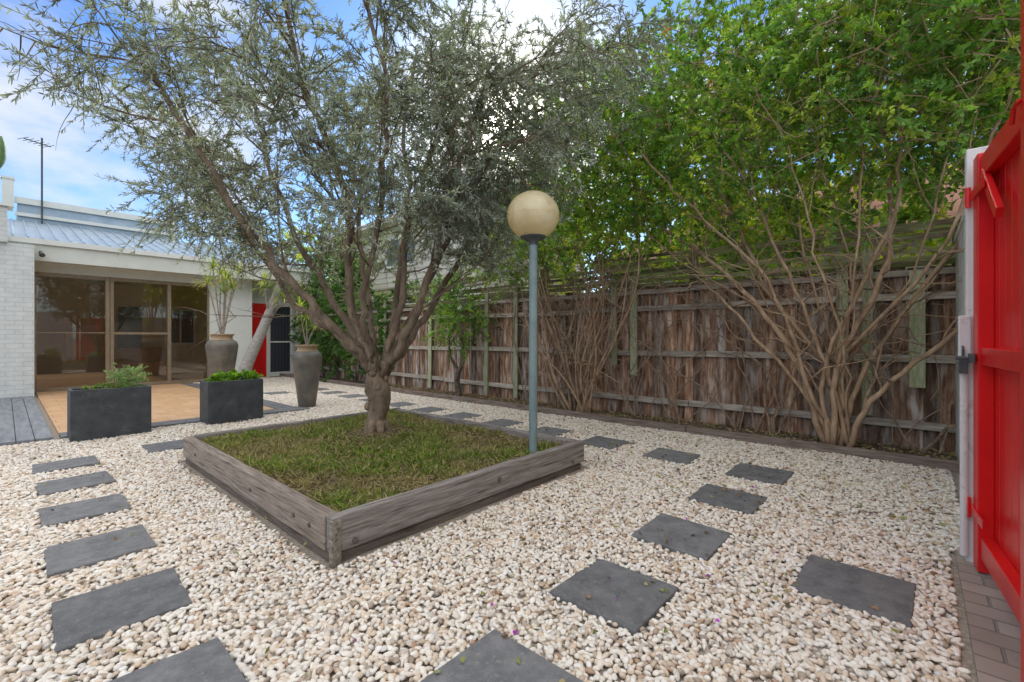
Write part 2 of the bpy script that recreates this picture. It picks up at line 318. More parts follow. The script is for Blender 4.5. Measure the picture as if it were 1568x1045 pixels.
# ------------------------------------------------------------ lamp
lp=empty('garden_lamp_post',(2.864,2.33,.2)); c=(2.864,2.33,0)
M_pole=pmat('painted_pole',(.15,.21,.21),(.21,.28,.28),8,.5,.1,60,c3=(.26,.28,.25),c3s=10,c3lo=.6,c3hi=.8)
M_globe=pmat('aged_globe',(.66,.55,.37),(.78,.70,.53),5,.35,.05,30,c3=(.42,.29,.15),c3s=3.5,c3lo=.5,c3hi=.8,transl=.35)
M_dark=pmat('dark_collar',(.05,.06,.065),(.09,.10,.10),20,.5,.1,60)
q=B(); q.tube([(c[0],c[1],.17),(c[0],c[1],1.93)],.034,20); q.lathe([(.0,.2),(.055,.2),(.055,.215),(.036,.225)],(c[0],c[1],0),20); q.build('pole',M_pole,lp,smooth=False)
q=B(); q.lathe([(.036,1.90),(.038,1.93),(.09,1.955),(.105,1.965),(.105,1.975),(.09,1.98)],(c[0],c[1],0),32); q.build('collar',M_dark,lp,smooth=True)
prof=[(.09,-.175)]+[(.213*math.cos(a)*(1.0 if a>0 else .99),.195*math.sin(a)) for a in np.linspace(-1.05,1.5,24)]+[(.0,.195)]
q=B(); q.lathe(prof,(c[0],c[1],2.14),40); 
q.build('globe',M_globe,lp,smooth=True)
q=B(); q.lathe([(.2145,-.002),(.2155,0),(.2145,.002)],(c[0],c[1],2.135),40); q.build('globe_seam',M_globe,lp)

# ------------------------------------------------------------ fence
fx=6.0; fence=empty('timber_fence',(6,6,0))
M_pal=pmat('fence_paling',(.12,.065,.042),(.44,.30,.215),5,.9,.8,30,stretch=(4,4,.7),c3=(.50,.46,.41),c3s=2.5,c3lo=.5,c3hi=.66,tint=True)
M_rail=pmat('fence_rail',(.28,.235,.19),(.54,.48,.41),9,.9,.6,30,stretch=(5,.5,5),c3=(.19,.20,.10),c3s=4,c3lo=.55,c3hi=.75,tint=True)
M_moss=pmat('mossy_board',(.27,.29,.16),(.46,.45,.33),9,.9,.6,30,stretch=(5,5,.7),c3=(.2,.26,.08),c3s=6,c3lo=.5,c3hi=.7,tint=True)
M_slat=pmat('mossy_slat',(.13,.12,.065),(.35,.31,.21),9,.9,.6,30,stretch=(5,.5,5),c3=(.20,.28,.05),c3s=3,c3lo=.45,c3hi=.65,tint=True)
q=B(); y=-.5
while y<14.5:
    w=random.uniform(.095,.13); t=random.choice((random.uniform(.4,.75),random.uniform(.7,1.35),random.uniform(.7,1.35))); a=random.uniform(.9,1.2)
    q.box((fx+random.choice((0,.014)),y+w/2,.93+random.uniform(-.02,.02)),(.014,w+.004,1.84),rot=(random.uniform(-.01,.01),0,random.uniform(-.02,.02)),tint=(t*a,t,t/a)); y+=w
q.build('palings',M_pal,fence,tint=True)
q=B()
for z,h in((.30,.075),(.93,.075),(1.55,.07),(1.78,.06)):
    y=-.5
    while y<14.3:
        L_=random.uniform(2.2,2.9); t=random.uniform(.8,1.25); q.box((fx-.035,y+L_/2,z+random.uniform(-.02,.02)),(.045,L_-.01,h),rot=(random.uniform(-.006,.006),0,0),tint=(t,t,t)); y+=L_
q.build('rails',M_rail,fence,tint=True,bevel=.004)
q=B()
for z in(1.86,1.93,2.00,2.07,2.14,2.21,2.27):
    y=-.5
    while y<14.3:
        L_=random.uniform(1.2,2.4); t=random.uniform(.5,1.4)
        if random.random()>.1: q.box((fx-.05+random.uniform(-.02,.03),y+L_/2,z+random.uniform(-.02,.02)),(.02,L_,random.uniform(.035,.06)),rot=(random.uniform(-.03,.03),random.uniform(-.1,.1),0),tint=(t,t,t*.9))
        y+=L_
q.build('top_slats',M_slat,fence,tint=True)
q=B()
for y,z0,z1,w in((5.93,.1,2.0,.09),(5.21,.1,1.95,.09),(3.30,.75,1.9,.09),(2.99,.62,2.0,.1),(.59,.3,1.9,.1),(.383,.35,2.05,.09),(.0,.66,1.8,.12),(7.6,.1,2.0,.1),(9.3,.1,2.,.1)):
    t=random.uniform(.9,1.3); q.box((fx-.075,y,(z0+z1)/2),(.03,w,z1-z0),rot=(random.uniform(-.015,.015),0,0),tint=(t,t,t))
y=-.3
while y<14:
    q.box((fx+.065,y,1.15),(.09,.1,2.3),tint=(.8,.7,.6)); y+=2.5
q.build('posts',M_moss,fence,tint=True,bevel=.004)

nx,ny=14,150; xs=np.linspace(5.42,6.05,nx); ys=np.linspace(-.5,14,ny); GX,GY=np.meshgrid(xs,ys)
V=np.stack([GX,GY,.035+.03*vn(GX*3,GY*2)+rng.normal(0,.006,GX.shape)],-1).reshape(-1,3)
Fq=np.array([(j*nx+i,j*nx+i+1,(j+1)*nx+i+1,(j+1)*nx+i) for j in range(ny-1) for i in range(nx-1)])
M_bed=pmat('bed_soil',(.07,.052,.038),(.17,.13,.10),16,.95,.8,80)
npmesh('garden_bed_soil',V,Fq,M_bed,smooth=False)
q=B(); y=-.35
while y<13: q.box((5.41,y+1.2,.035),(.05,2.39,.12),rot=(0,0,random.uniform(-.004,.004)),tint=(.85,.74,.68)); y+=2.4
q.build('timber_edging',M_wy,None,bevel=.005,tint=True)
M_lit=pmat('leaf_litter',(.9,.9,.9),(1,1,1),3,.8,0,flat=True)
def litter(name,N,x0,x1,y0,y1,z,pal,Ls=(.02,.045)):
    P=np.stack([rng.uniform(x0,x1,N),rng.uniform(y0,y1,N),np.full(N,z)+rng.uniform(0,.008,N)],1); D=randu(N)*np.array([1,1,.15])
    pal=np.array(pal); leaves(name,P,D,rng.uniform(*Ls,N),rng.uniform(.01,.022,N),pal[rng.integers(0,len(pal),N)],M_lit,None)
litter('fallen_leaves',3800,5.44,5.98,-.4,9,.065,[(.30,.18,.09),(.4,.28,.15),(.16,.11,.06),(.22,.24,.07)])
litter('fallen_leaves',1000,.1,5.35,-.1,7,.033,[(.28,.17,.08),(.22,.24,.07),(.34,.28,.12),(.12,.09,.05)],(.015,.035))
litter('fallen_leaves',450,3.4,5.35,-.1,4.5,.033,[(.28,.17,.08),(.32,.34,.09),(.12,.09,.05)],(.02,.045))
litter('fallen_petals',26,.8,4.5,0,2.2,.036,[(.35,.04,.40),(.45,.08,.45)],(.015,.025))

# ------------------------------------------------------------ shrubs on fence
M_stem=pmat('shrub_stem',(.24,.15,.09),(.48,.34,.22),14,.85,.7,50,stretch=(1,1,.4))
M_stemd=pmat('dark_stem',(.07,.055,.04),(.17,.13,.10),14,.9,.7,50)
M_vine=pmat('vine_stem',(.17,.12,.08),(.38,.27,.19),14,.9,.7,50)
M_gleaf=pmat('green_leaf',(.9,.9,.9),(1,1,1),3,.5,0,flat=True,transl=.5,spec=.5)
def crown(name,ells,ntw,nl,Ls,Ws,pal,par,tl=(.25,.5),droop=.2,mat=None,twigmat=None,spread=.8):
    ells=np.array(ells); vol=ells[:,3]*ells[:,4]*ells[:,5]; w=vol**.8/np.sum(vol**.8); idx=rng.choice(len(ells),ntw,p=w)
    E=ells[idx]; u=randu(ntw); rad=rng.random(ntw)**.42; 
    S=E[:,:3]+u*rad[:,None]*E[:,3:6]*(1+.18*np.sin(u[:,:1]*7+u[:,1:2]*5+u[:,2:3]*6))
    D=unit(u*.6+randu(ntw)*.8+np.array([0,0,.15])); ln=rng.uniform(*tl,ntw)
    P,DD=twig_leaves(S,D,ln,nl,droop,spread); N=len(P); pal=np.array(pal)
    base=pal[rng.integers(0,len(pal),ntw)]*rng.uniform(.6,1.3,(ntw,1)); col=np.repeat(base,nl,axis=0)*rng.uniform(.75,1.25,(N,1))
    leaves(name,P,DD,rng.uniform(*Ls,N),rng.uniform(*Ws,N),col,mat or M_gleaf,par)
    if twigmat:
        t=B()
        for s_,d_,l_ in zip(S[::2],D[::2],ln[::2]): t.tube([s_-d_*l_*.6,s_,s_+d_*l_-Z*droop*l_],[.006,.004,.0015],3)
        t.build('twigs',twigmat,par)
    return S
G1=[(.17,.33,.055),(.26,.41,.065),(.12,.25,.055),(.36,.46,.075),(.21,.36,.10)]
s1=empty('climbing_shrub',(5.6,.585,.05)); b1=np.array([5.58,.585,.03])
q=B(); ends=[(5.2,1.9,2.6),(5.45,1.35,2.7),(5.7,1.0,2.8),(5.5,.75,3.0),(5.3,.35,3.0),(5.75,.2,2.8),(5.3,-.2,2.7),(5.6,-.6,2.5),(5.0,.9,2.9),(5.75,2.3,2.45),(5.1,-.5,2.9),(5.8,1.6,2.5),(5.4,.1,3.2),
 (5.4,-.75,1.8),(5.6,1.9,1.8),(5.5,2.2,2.1),(5.7,1.45,2.0),(5.7,-.35,2.1)]
for e_ in ends:
    e_=np.array(e_); st=b1+np.array([rng.uniform(-.08,.08),rng.uniform(-.1,.1),0]); m1=st+(e_-st)*np.array([.18,.15,.30])+rng.normal(0,.05,3); m2=st+(e_-st)*np.array([.5,.5,.62])+rng.normal(0,.10,3)
    W=smoothpath([st,m1,m2,e_,e_+(e_-m2)*.7+rng.normal(0,.15,3)],6); r=rng.uniform(.013,.034); m=len(W); W=[w+rng.normal(0,.012,3) for w in W]
    q.tube(W,[r*(1-.6*i/m) for i in range(m)],7,bumpy=.07)
    for k in range(9):
        i=rng.integers(m//4,m-3); d=unit((W[i+1]-W[i])*6+randu(1)[0]*1.2); p=W[i]; pts=[p]
        for _ in range(8): d=unit(d+rng.normal(0,.28,3)+Z*.03); p=p+d*rng.uniform(.08,.17); pts.append(p)
        q.tube(pts,[r*.38*(1-.10*j) for j in range(9)],4)
q.build('stems',M_stem,s1,smooth=True)
S1=crown('foliage',[(5.5,.3,3.6,1.1,1.25,1.1),(5.4,1.8,3.9,1.0,1.1,1.35),(6.1,-.9,3.9,1.0,1.2,1.4),(6.3,1.1,4.5,1.2,1.8,1.2),(5.1,.1,4.3,.9,1.0,1.1),(5.0,-.7,3.5,.8,.6,.9),
 (5.7,-.5,2.85,.45,.8,.4),(5.7,2.3,2.85,.45,.8,.4),(5.7,.9,2.8,.4,.8,.35)],2800,27,(.038,.065),(.02,.034),G1,s1,twigmat=M_stem)
fl=S1[(S1[:,0]<5.5)&(S1[:,2]>3.2)][:9]; P=(fl[:,None]+rng.normal(0,.03,(len(fl),12,3))).reshape(-1,3); N=len(P)
leaves('red_flowers',P,randu(N),rng.uniform(.02,.035,N),rng.uniform(.015,.022,N),np.tile([[.75,.08,.03]],(N,1)),M_gleaf,s1)
s2=empty('climbing_shrub.001',(5.6,3.65,.05)); b2=np.array([5.58,3.65,.03]); q=B()
for k in range(22):
    e_=np.array([rng.uniform(5.4,5.85),3.65+rng.uniform(-1.2,1.3),rng.uniform(1.9,2.8)]); st=b2+np.array([rng.uniform(-.06,.06),rng.uniform(-.2,.2),0])
    W=smoothpath([st,st+(e_-st)*np.array([.3,.3,.3])+rng.normal(0,.09,3),st+(e_-st)*np.array([.6,.7,.65])+rng.normal(0,.15,3),e_],6); r=rng.uniform(.011,.024); m=len(W)
    q.tube(W,[r*(1-.6*i/m) for i in range(m)],6,bumpy=.06)
    for k2 in range(6):
        i=rng.integers(m//4,m-2); d=unit((W[i+1]-W[i])*5+randu(1)[0]); p=W[i]; pts=[p]
        for _ in range(7): d=unit(d+rng.normal(0,.3,3)); p=p+d*.12*np.array([.4,1,1]); pts.append(p)
        q.tube(pts,[r*.4*(1-.1*j) for j in range(8)],4)
q.build('stems',M_stem,s2,smooth=True)
crown('foliage',[(5.7,3.3,3.7,.95,1.0,1.25),(5.8,4.6,3.2,.8,.9,.8),(5.6,2.7,3.2,.7,.7,.7),(5.8,4.2,2.6,.4,1.0,.4),(5.8,5.4,2.5,.4,.8,.45),(6.2,3.4,4.6,1.0,1.1,1.0),(6.0,4.7,4.1,.8,.8,.9)],1600,27,(.038,.065),(.02,.034),G1,s2,twigmat=M_stem)
q=B()
for k in range(110):
    p=np.array([fx-.1,rng.uniform(-.3,6.8),rng.uniform(1.4,2.35)]); d=np.array([0,rng.choice([-1,1]),rng.uniform(-.3,.3)]); pts=[p]
    for _ in range(12): d=unit(d+rng.normal(0,.35,3)*np.array([.3,1,1])); p=p+d*.13; p[0]=np.clip(p[0],fx-.35,fx-.08); pts.append(p.copy())
    r=rng.uniform(.004,.011); q.tube(pts,[r*(1-.05*j) for j in range(13)],4)
for (yb,nn) in((2.3,8),(4.9,7),(1.5,6),(4.3,6),(-.1,5),(2.9,5),(1.1,4)):
    for k in range(nn):
        p=np.array([5.85,yb+rng.normal(0,.1),.04]); d=np.array([0,rng.normal(0,.55),1]); pts=[p]
        for _ in range(12): d=unit(d+rng.normal(0,.35,3)*np.array([.2,1,.5])+Z*.12); p=p+d*.16; p[0]=np.clip(p[0],5.7,5.9); pts.append(p.copy())
        r=rng.uniform(.006,.015); q.tube(pts,[r*(1-.05*j) for j in range(13)],5)
q.build('bare_vine',M_vine)
s3=empty('small_shrub',(5.6,6.28,.05)); q=B()
q.tube(smoothpath([(5.6,6.28,.03),(5.58,6.36,.4),(5.6,6.2,.75),(5.62,6.3,1.2)],5),[.06-.0025*i for i in range(16)],8,bumpy=.2)
q.tube(smoothpath([(5.6,6.3,.5),(5.55,6.5,.8),(5.6,6.6,1.2)],5),[.035-.002*i for i in range(11)],7,bumpy=.15); q.build('stems',M_stemd,s3,smooth=True)
crown('foliage',[(5.6,6.3,1.45,.32,.5,.45),(5.6,6.6,1.9,.3,.4,.35)],190,26,(.035,.06),(.018,.03),G1[:3],s3)
G2=[(.07,.15,.04),(.10,.20,.05),(.12,.24,.06)]
crown('creeper_hedge',[(5.75,9.6,1.2,.3,.8,1.1),(5.7,11,1.3,.4,1.0,1.2),(5.9,12.6,1.3,.5,1.0,1.4),(6.1,8.6,1.9,.25,.9,.5),(6.4,12.5,2.9,.8,1.2,.9)],1000,24,(.06,.10),(.03,.05),G2,None)
G3=[(.24,.38,.06),(.36,.45,.06),(.48,.50,.08),(.18,.30,.06),(.14,.24,.06)]
crown('background_trees',[(8.6,-1.5,3.6,1.2,2,1.8),(8.8,1.5,3.6,1.2,2,1.9),(9,4.5,3.4,1.2,1.9,1.5),(8.2,7.2,3.3,.8,1.4,1.1),(12,9,4.5,1.5,2,1.8),(7.5,15.5,3.6,1.3,1.5,1.5),(11,3,5.2,2,3,1.8),
 (7.2,-.8,2.7,.6,1.4,.8),(7.2,1.8,2.7,.6,1.5,.8),(7.2,4.6,2.6,.6,1.5,.7),(9.2,-1.,5.4,1.3,2.2,1.4),(9.4,2.6,5.6,1.2,1.6,1.2)],2700,25,(.08,.13),(.04,.065),G3,None,tl=(.4,.8))

# ------------------------------------------------------------ house
hs=empty('white_brick_house',(2,14,0))
M_wb=brickmat('painted_white_brick',(.68,.69,.66),(.64,.66,.63),(.56,.57,.55),'xz',bump=.6)
M_white=pmat('cream_painted_trim',(.68,.69,.63),(.74,.75,.70),4,.6,.05,30)
M_fas=pmat('fascia_paint',(.60,.62,.55),(.68,.69,.62),3,.55,.05,30)
M_bronze=pmat('bronze_aluminium',(.26,.20,.13),(.34,.26,.18),10,.4,.05,40,metal=.4)
M_roof=pmat('metal_roof',(.30,.38,.45),(.40,.48,.55),3,.4,.05,20,metal=.3)
M_red=pmat('red_gloss_paint',(.62,.010,.012),(.72,.015,.014),3,.30,.12,12,c3=(.48,.01,.01),c3s=5,c3lo=.6,c3hi=.8)
M_int=pmat('interior_plaster',(.66,.54,.38),(.72,.60,.44),2,.8,0)
M_intd=pmat('interior_floor',(.3,.16,.08),(.38,.22,.12),6,.4,0)
M_glass=bpy.data.materials.new('tinted_glass'); M_glass.use_nodes=True; nt=M_glass.node_tree; nt.nodes.clear()
o_=nt.nodes.new('ShaderNodeOutputMaterial'); gl=nt.nodes.new('ShaderNodeBsdfGlossy'); gl.inputs['Roughness'].default_value=.015; gl.inputs['Color'].default_value=(.9,.82,.72,1)
tr=nt.nodes.new('ShaderNodeBsdfTransparent'); tr.inputs['Color'].default_value=(.88,.80,.69,1); ms=nt.nodes.new('ShaderNodeMixShader'); ms.inputs[0].default_value=.16
nt.links.new(tr.outputs[0],ms.inputs[1]); nt.links.new(gl.outputs[0],ms.inputs[2]); nt.links.new(ms.outputs[0],o_.inputs[0])
q=B(); q.bx(-4,.37,12.5,13.4,0,2.9); q.bx(-4,.03,12.42,12.8,2.9,3.55); q.build('brick_wall',M_wb,hs)
q=B(); q.bx(3.475,4.465,13.45,13.7,0,2.7); q.bx(.37,3.475,13.45,13.6,2.5,2.7); q.bx(4.465,7.4,13.98,14.15,2.12,2.7); q.bx(5.80,7.4,13.98,14.15,0,2.12); q.bx(4.44,4.465,13.7,14.15,0,2.7)
q.bx(5.02,5.08,13.95,14.1,0,2.12); q.bx(5.74,5.80,13.95,14.1,0,2.12); q.bx(.3,.37,13.4,13.6,0,2.7)
q.build('rendered_wall',M_white,hs)
q=B(); q.bx(-.02,6.0,12.86,12.93,2.66,3.0); q.bx(6.0,7.0,13.3,13.37,2.6,2.9); q.bx(-.02,7.0,12.93,14.1,2.70,2.74); q.build('fascia',M_fas,hs)
q=B(); q.bx(-.02,6.02,12.80,12.858,2.98,3.08); q.bx(-4,.1,12.37,12.84,3.55,3.6); q.build('gutter',M_white,hs)
q=B(); y0,z0,y1,z1=12.86,3.085,16.3,4.0
q.add([(-.02,y0,z0),(6,y0,z0),(6,y1,z1),(-.02,y1,z1),(-.02,y0,z0-.03),(6,y0,z0-.03),(6,y1,z1-.03),(-.02,y1,z1-.03)],[(0,1,2,3),(7,6,5,4),(0,4,5,1),(1,5,6,2),(3,7,4,0)])
x=.1
while x<5.95:
    q.add([(x-.02,y0,z0),(x-.012,y0,z0+.035),(x+.012,y0,z0+.035),(x+.02,y0,z0),(x-.02,y1,z1),(x-.012,y1,z1+.035),(x+.012,y1,z1+.035),(x+.02,y1,z1)],[(0,4,5,1),(1,5,6,2),(2,6,7,3),(0,1,2,3)]); x+=.2
q.build('roof',M_roof,hs)
q=B(); q.bx(.2,3.3,16.35,19,3.2,4.5); q.bx(3.3,6,16.6,19,3.,3.95); q.build('upper_parapet',M_roof,hs)
q=B(); q.bx(.15,3.35,16.28,16.34,4.42,4.57); q.bx(.15,3.35,16.28,16.34,4.12,4.2); q.bx(-.05,.14,16.2,16.4,4.3,4.95); q.bx(-.07,.16,16.18,16.42,4.95,5.0); q.bx(3.2,3.32,16.2,16.27,3.9,4.75); q.tube([(3.26,16.1,3.9),(3.26,16.1,5.0)],.05,10); q.build('parapet_trim',M_white,hs)
q=B(); q.add([(.37,13.5,.04),(1.50,13.5,.04),(1.50,13.5,2.5),(.37,13.5,2.5)],[(0,1,2,3)]); q.add([(1.56,13.53,.04),(2.62,13.53,.04),(2.62,13.53,2.5),(1.56,13.53,2.5)],[(0,1,2,3)]); q.add([(2.68,13.5,.04),(3.475,13.5,.04),(3.475,13.5,2.5),(2.68,13.5,2.5)],[(0,1,2,3)]); q.build('glass_panes',M_glass,hs)
q=B()
for a,b_ in((.37,.43),(1.49,1.56),(1.57,1.63),(2.61,2.68),(3.43,3.475)): q.bx(a,b_,13.46,13.54,.02,2.5)
for a,b_ in((.43,1.49),(1.63,2.61),(2.68,3.43)): q.bx(a,b_,13.47,13.53,.0,.10); q.bx(a,b_,13.47,13.53,2.42,2.5)
q.bx(1.63,2.61,13.48,13.525,1.22,1.27); q.bx(.43,1.49,13.48,13.52,1.24,1.26)
q.build('sliding_door_frames',M_bronze,hs)
q=B(); q.bx(.3,4.4,17.4,17.5,0,2.7); q.bx(.22,.3,13.6,17.5,0,2.7); q.bx(4.4,4.44,13.7,17.5,0,2.7); q.bx(.2,4.45,13.6,17.5,2.7,2.76); q.build('interior_walls',M_int,hs)
q=B(); q.bx(.3,4.4,13.55,17.4,-.0,.03); q.bx(1.9,3.2,16.2,17.0,.03,.45); q.bx(1.9,3.2,16.9,17.1,.45,.85); q.build('interior_floor',M_intd,hs)
q=B(); q.bx(3.3,4.1,17.36,17.4,.9,.98); q.bx(3.3,4.1,17.36,17.4,2.0,2.08); q.bx(3.3,3.36,17.36,17.4,.98,2.0); q.bx(4.04,4.1,17.36,17.4,.98,2.0); q.bx(3.67,3.72,17.36,17.4,.98,2.0); q.bx(1.1,1.75,17.36,17.4,.6,1.5); q.build('interior_window_frame',M_white,hs)
q=B(); q.bx(3.36,3.67,17.385,17.395,.98,2.0); q.bx(3.72,4.04,17.385,17.395,.98,2.0); q.bx(2.2,2.75,17.36,17.39,.03,2.05); q.build('interior_dark_doorway',M_dark,hs)
q=B(); q.bx(4.465,5.02,14.0,14.06,0.02,2.12); q.build('red_door',M_red,hs)
M_screen=pmat('security_screen',(.03,.035,.045),(.05,.055,.07),30,.5,.2,200)
q=B(); q.bx(5.08,5.74,14.02,14.05,.02,2.12); q.build('screen_door',M_screen,hs)
q=B()
for x in np.linspace(5.14,5.68,7): q.bx(x-.004,x+.004,14.0,14.018,.1,2.05,)
q.build('screen_door_bars',M_dark,hs)
q=B(); q.bx(5.08,5.13,13.99,14.018,.02,2.12); q.bx(5.69,5.74,13.99,14.018,.02,2.12); q.bx(5.13,5.69,13.99,14.017,2.06,2.12); q.bx(5.13,5.69,13.99,14.017,.02,.14); q.bx(5.13,5.69,13.99,13.999,1.0,1.04); q.build('screen_door_frame',M_white,hs)
q=B(); q.tube([(.46,12.8,2.82),(.46,12.70,2.80),(.48,12.62,2.74)],[.03,.03,.045],10); q.build('eave_light',M_dark,hs)
an=empty('tv_antenna',(.61,16.2,4.)); q=B(); q.tube([(.61,16.2,3.95),(.61,16.2,6.1)],.02,8); d=np.array([.8,.4,0]); 
q.tube([np.array([.61,16.2,5.95])-d*.4,np.array([.61,16.2,5.95])+d*.2],.012,5)
for k in range(6):
    c0=np.array([.61,16.2,5.95])-d*(.4-.11*k); pe=np.array([-.4,.8,0])*.22; q.tube([c0-pe,c0+pe],.007,4)
q.build('mast',M_dark,an)
M_terr=brickmat('terracotta_tile',(.56,.33,.16),(.62,.39,.22),(.34,.25,.17),'xy',bw=.3,bh=.3,bump=.3)
M_deck=pmat('grey_deck',(.17,.18,.20),(.28,.29,.31),6,.8,.3,40,stretch=(3,.4,1),tint=True)
q=B(); q.bx(.42,2.82,7.50,13.4,-.02,.03); q.build('terracotta_patio',M_terr)
q=B()
x=-3.0
while x<.3: 
    t=random.uniform(.85,1.15); q.bx(x,x+.134,7.15,12.48,-.02,.045,(t,t,t)); x+=.14
q.build('timber_deck',M_deck,tint=True,bevel=.003)
q=B(); x=.42
while x<3.0: t=random.uniform(.85,1.2); q.bx(x,x+.395,7.15,7.49,-.02,.034,(t,t,t)); x+=.4
y=7.5
while y<13: t=random.uniform(.85,1.2); q.bx(2.83,3.12,y,y+.395,-.02,.034,(t,t,t)); y+=.4
q.build('patio_border_paving',M_pav,tint=True,bevel=.004)
# ------------------------------------------------------------ planter boxes
M_blk=pmat('charcoal_planter',(.035,.04,.045),(.07,.075,.08),6,.6,.2,40,c3=(.15,.15,.14),c3s=5,c3lo=.55,c3hi=.8)
for nm,x0,x1,y0,y1 in(('black_planter_box',.47,1.17,6.84,7.2),('black_planter_box.001',1.75,2.42,6.85,7.22)):
    e_=empty(nm,((x0+x1)/2,(y0+y1)/2,0)); q=B(); t=.03; z=.57
    q.bx(x0,x1,y0,y0+t,0,z); q.bx(x0,x1,y1-t,y1,0,z); q.bx(x0,x0+t,y0+t+.001,y1-t-.001,0,z); q.bx(x1-t,x1,y0+t+.001,y1-t-.001,0,z); q.build('shell',M_blk,e_,bevel=.006)
    q=B(); q.bx(x0+t,x1-t,y0+t,y1-t,.3,.52); q.build('soil_fill',M_psoil,e_)
    cy=(y0+y1)/2
    if nm.endswith('001'):
        crown('leafy_plant',[(x0+.2,cy,.6,.14,.12,.06),(x1-.17,cy,.6,.15,.12,.06)],90,16,(.03,.05),(.02,.03),[(.24,.42,.04),(.18,.34,.04)],e_,tl=(.04,.09))
    else:
        crown('lavender_plant',[(x1-.2,cy,.65,.13,.12,.12)],110,26,(.02,.04),(.004,.008),[(.20,.30,.15),(.24,.34,.19)],e_,tl=(.08,.16),droop=0)
        crown('low_plant',[(x0+.3,cy,.56,.2,.1,.03)],50,14,(.02,.035),(.008,.015),[(.24,.3,.1),(.16,.26,.07)],e_,tl=(.03,.07))
# ------------------------------------------------------------ urns
M_urn=pmat('glazed_urn',(.10,.09,.078),(.17,.155,.13),4,.38,.1,30,c3=(.23,.18,.12),c3s=6,c3lo=.5,c3hi=.8)
M_urnt=pmat('urn_neck',(.30,.20,.11),(.45,.33,.20),6,.6,.2,40)
M_strap=pmat('strap_leaf',(.9,.9,.9),(1,1,1),3,.45,0,flat=True,transl=.3)
def rosette(q,c,n,L_,w,cols,up=.5):
    c=np.array(c)
    for k in range(n):
        a=rng.uniform(0,6.28); el=rng.uniform(-.3,1.3)*up+.3; d=np.array([math.cos(a)*math.cos(el),math.sin(a)*math.cos(el),math.sin(el)]); s=unit(np.cross(d,Z)); p=c.copy(); vs=[]; m=5; LL=L_*rng.uniform(.7,1.1)
        for i in range(m+1):
            ww=w*(.6+.4*math.sin(math.pi*min(i/m*1.2,1)))*(1-(i/m)**3)+.001; vs+=[p-s*ww,p+s*ww]; d=unit(d-Z*.14*(i+1)*.6); p=p+d*LL/m
        cc=np.array(random.choice(cols))*random.uniform(.7,1.3); q.add(vs,[(2*i,2*i+1,2*i+3,2*i+2) for i in range(m)],cc)
YG=[(.26,.35,.06),(.50,.50,.12),(.13,.25,.05),(.36,.40,.08)]
M_stemg=pmat('grey_stem',(.20,.17,.14),(.38,.33,.28),20,.85,.5,50)
def urn(nm,x,y,H,R_,stems):
    e_=empty(nm,(x,y,0)); pr=[(0,0),(.52,0),(.56,.02),(.66,.2),(.80,.45),(.93,.66),(1.0,.79),(.99,.83),(.90,.875),(.72,.90)]
    q=B(); q.lathe([(r*R_,z*H) for r,z in pr],(x,y,0.0),40); q.build('body',M_urn,e_,smooth=True)
    q=B(); q.lathe([(r*R_,z*H) for r,z in[(.72,.898),(.66,.92),(.64,.95),(.68,.975),(.78,.985),(.78,1.0),(.62,1.0),(.55,.96),(0,.95)]],(x,y,0.0),40); q.build('neck',M_urnt,e_,smooth=True)
    q=B(); l_=B()
    for (ux,uf,h) in stems:
        e2=np.array([x,y,H])+R*ux+F*uf+Z*h; W=smoothpath([(x+ux*.05,y,H-.05),np.array([x,y,H])+R*ux*.5+Z*h*.45,e2],5); q.tube(W,.013,6,bumpy=.1); rosette(l_,e2,38,.34,.010,YG,up=.9)
    q.build('stems',M_stemg,e_,smooth=True); l_.build('strap_leaves',M_strap,e_,tint=True)
urn('tall_urn',2.87,10.29,1.22,.28,[(-.28,0,1.0),(-.08,.1,1.15),(.12,-.05,1.05),(.3,.05,1.2),(.05,0,.8),(-.18,0,1.3),(.2,0,.9)])
urn('tall_urn.001',3.28,7.41,1.03,.23,[(0,0,.42),(.1,.05,.28),(-.12,0,.55)])
dr=empty('leaning_dragon_tree',(3.85,12.2,0)); dl=lambda u,w,z: np.array([3.85,12.2,0])+R*u+F*w+Z*z
q=B(); W=smoothpath([dl(-.05,0,0),dl(.1,0,.5),dl(.5,0,1.4),dl(.85,0,2.3),dl(1.05,0,3.2)],6); q.tube(W,[.16-.0038*i for i in range(len(W))],12,bumpy=.05)
for e2 in(dl(.75,-.4,2.25),dl(1.15,-.3,2.0),dl(1.4,-.1,2.1)): q.tube(smoothpath([dl(.62,0,1.7),(dl(.62,0,1.7)+e2)/2+Z*.05,e2],4),.025,6)
M_palm=pmat('grey_palm_trunk',(.30,.28,.26),(.48,.46,.43),8,.85,.6,10,stretch=(1,1,6)); q.build('trunk',M_palm,dr,smooth=True)
q=B()
for e2 in(dl(.75,-.4,2.3),dl(1.15,-.3,2.05),dl(1.4,-.1,2.15),dl(1.08,0,3.3)): rosette(q,e2,46,.5,.02,YG,up=.9)
q.build('leaf_rosettes',M_strap,dr,tint=True)

ca=empty('columnar_cactus',(-.4,14.6,0)); q=B(); M_cac=pmat('cactus_skin',(.07,.14,.04),(.13,.22,.07),10,.6,.3,40)
q.tube(smoothpath([(-.5,14.6,0),(-.5,14.6,3.0),(-.42,14.6,4.3),(-.2,14.6,4.7),(-.08,14.6,5.0),(-.06,14.6,5.45)],4),[.1]*17+[.085,.08,.06,.02],9)
q.build('columns',M_cac,ca,smooth=True)

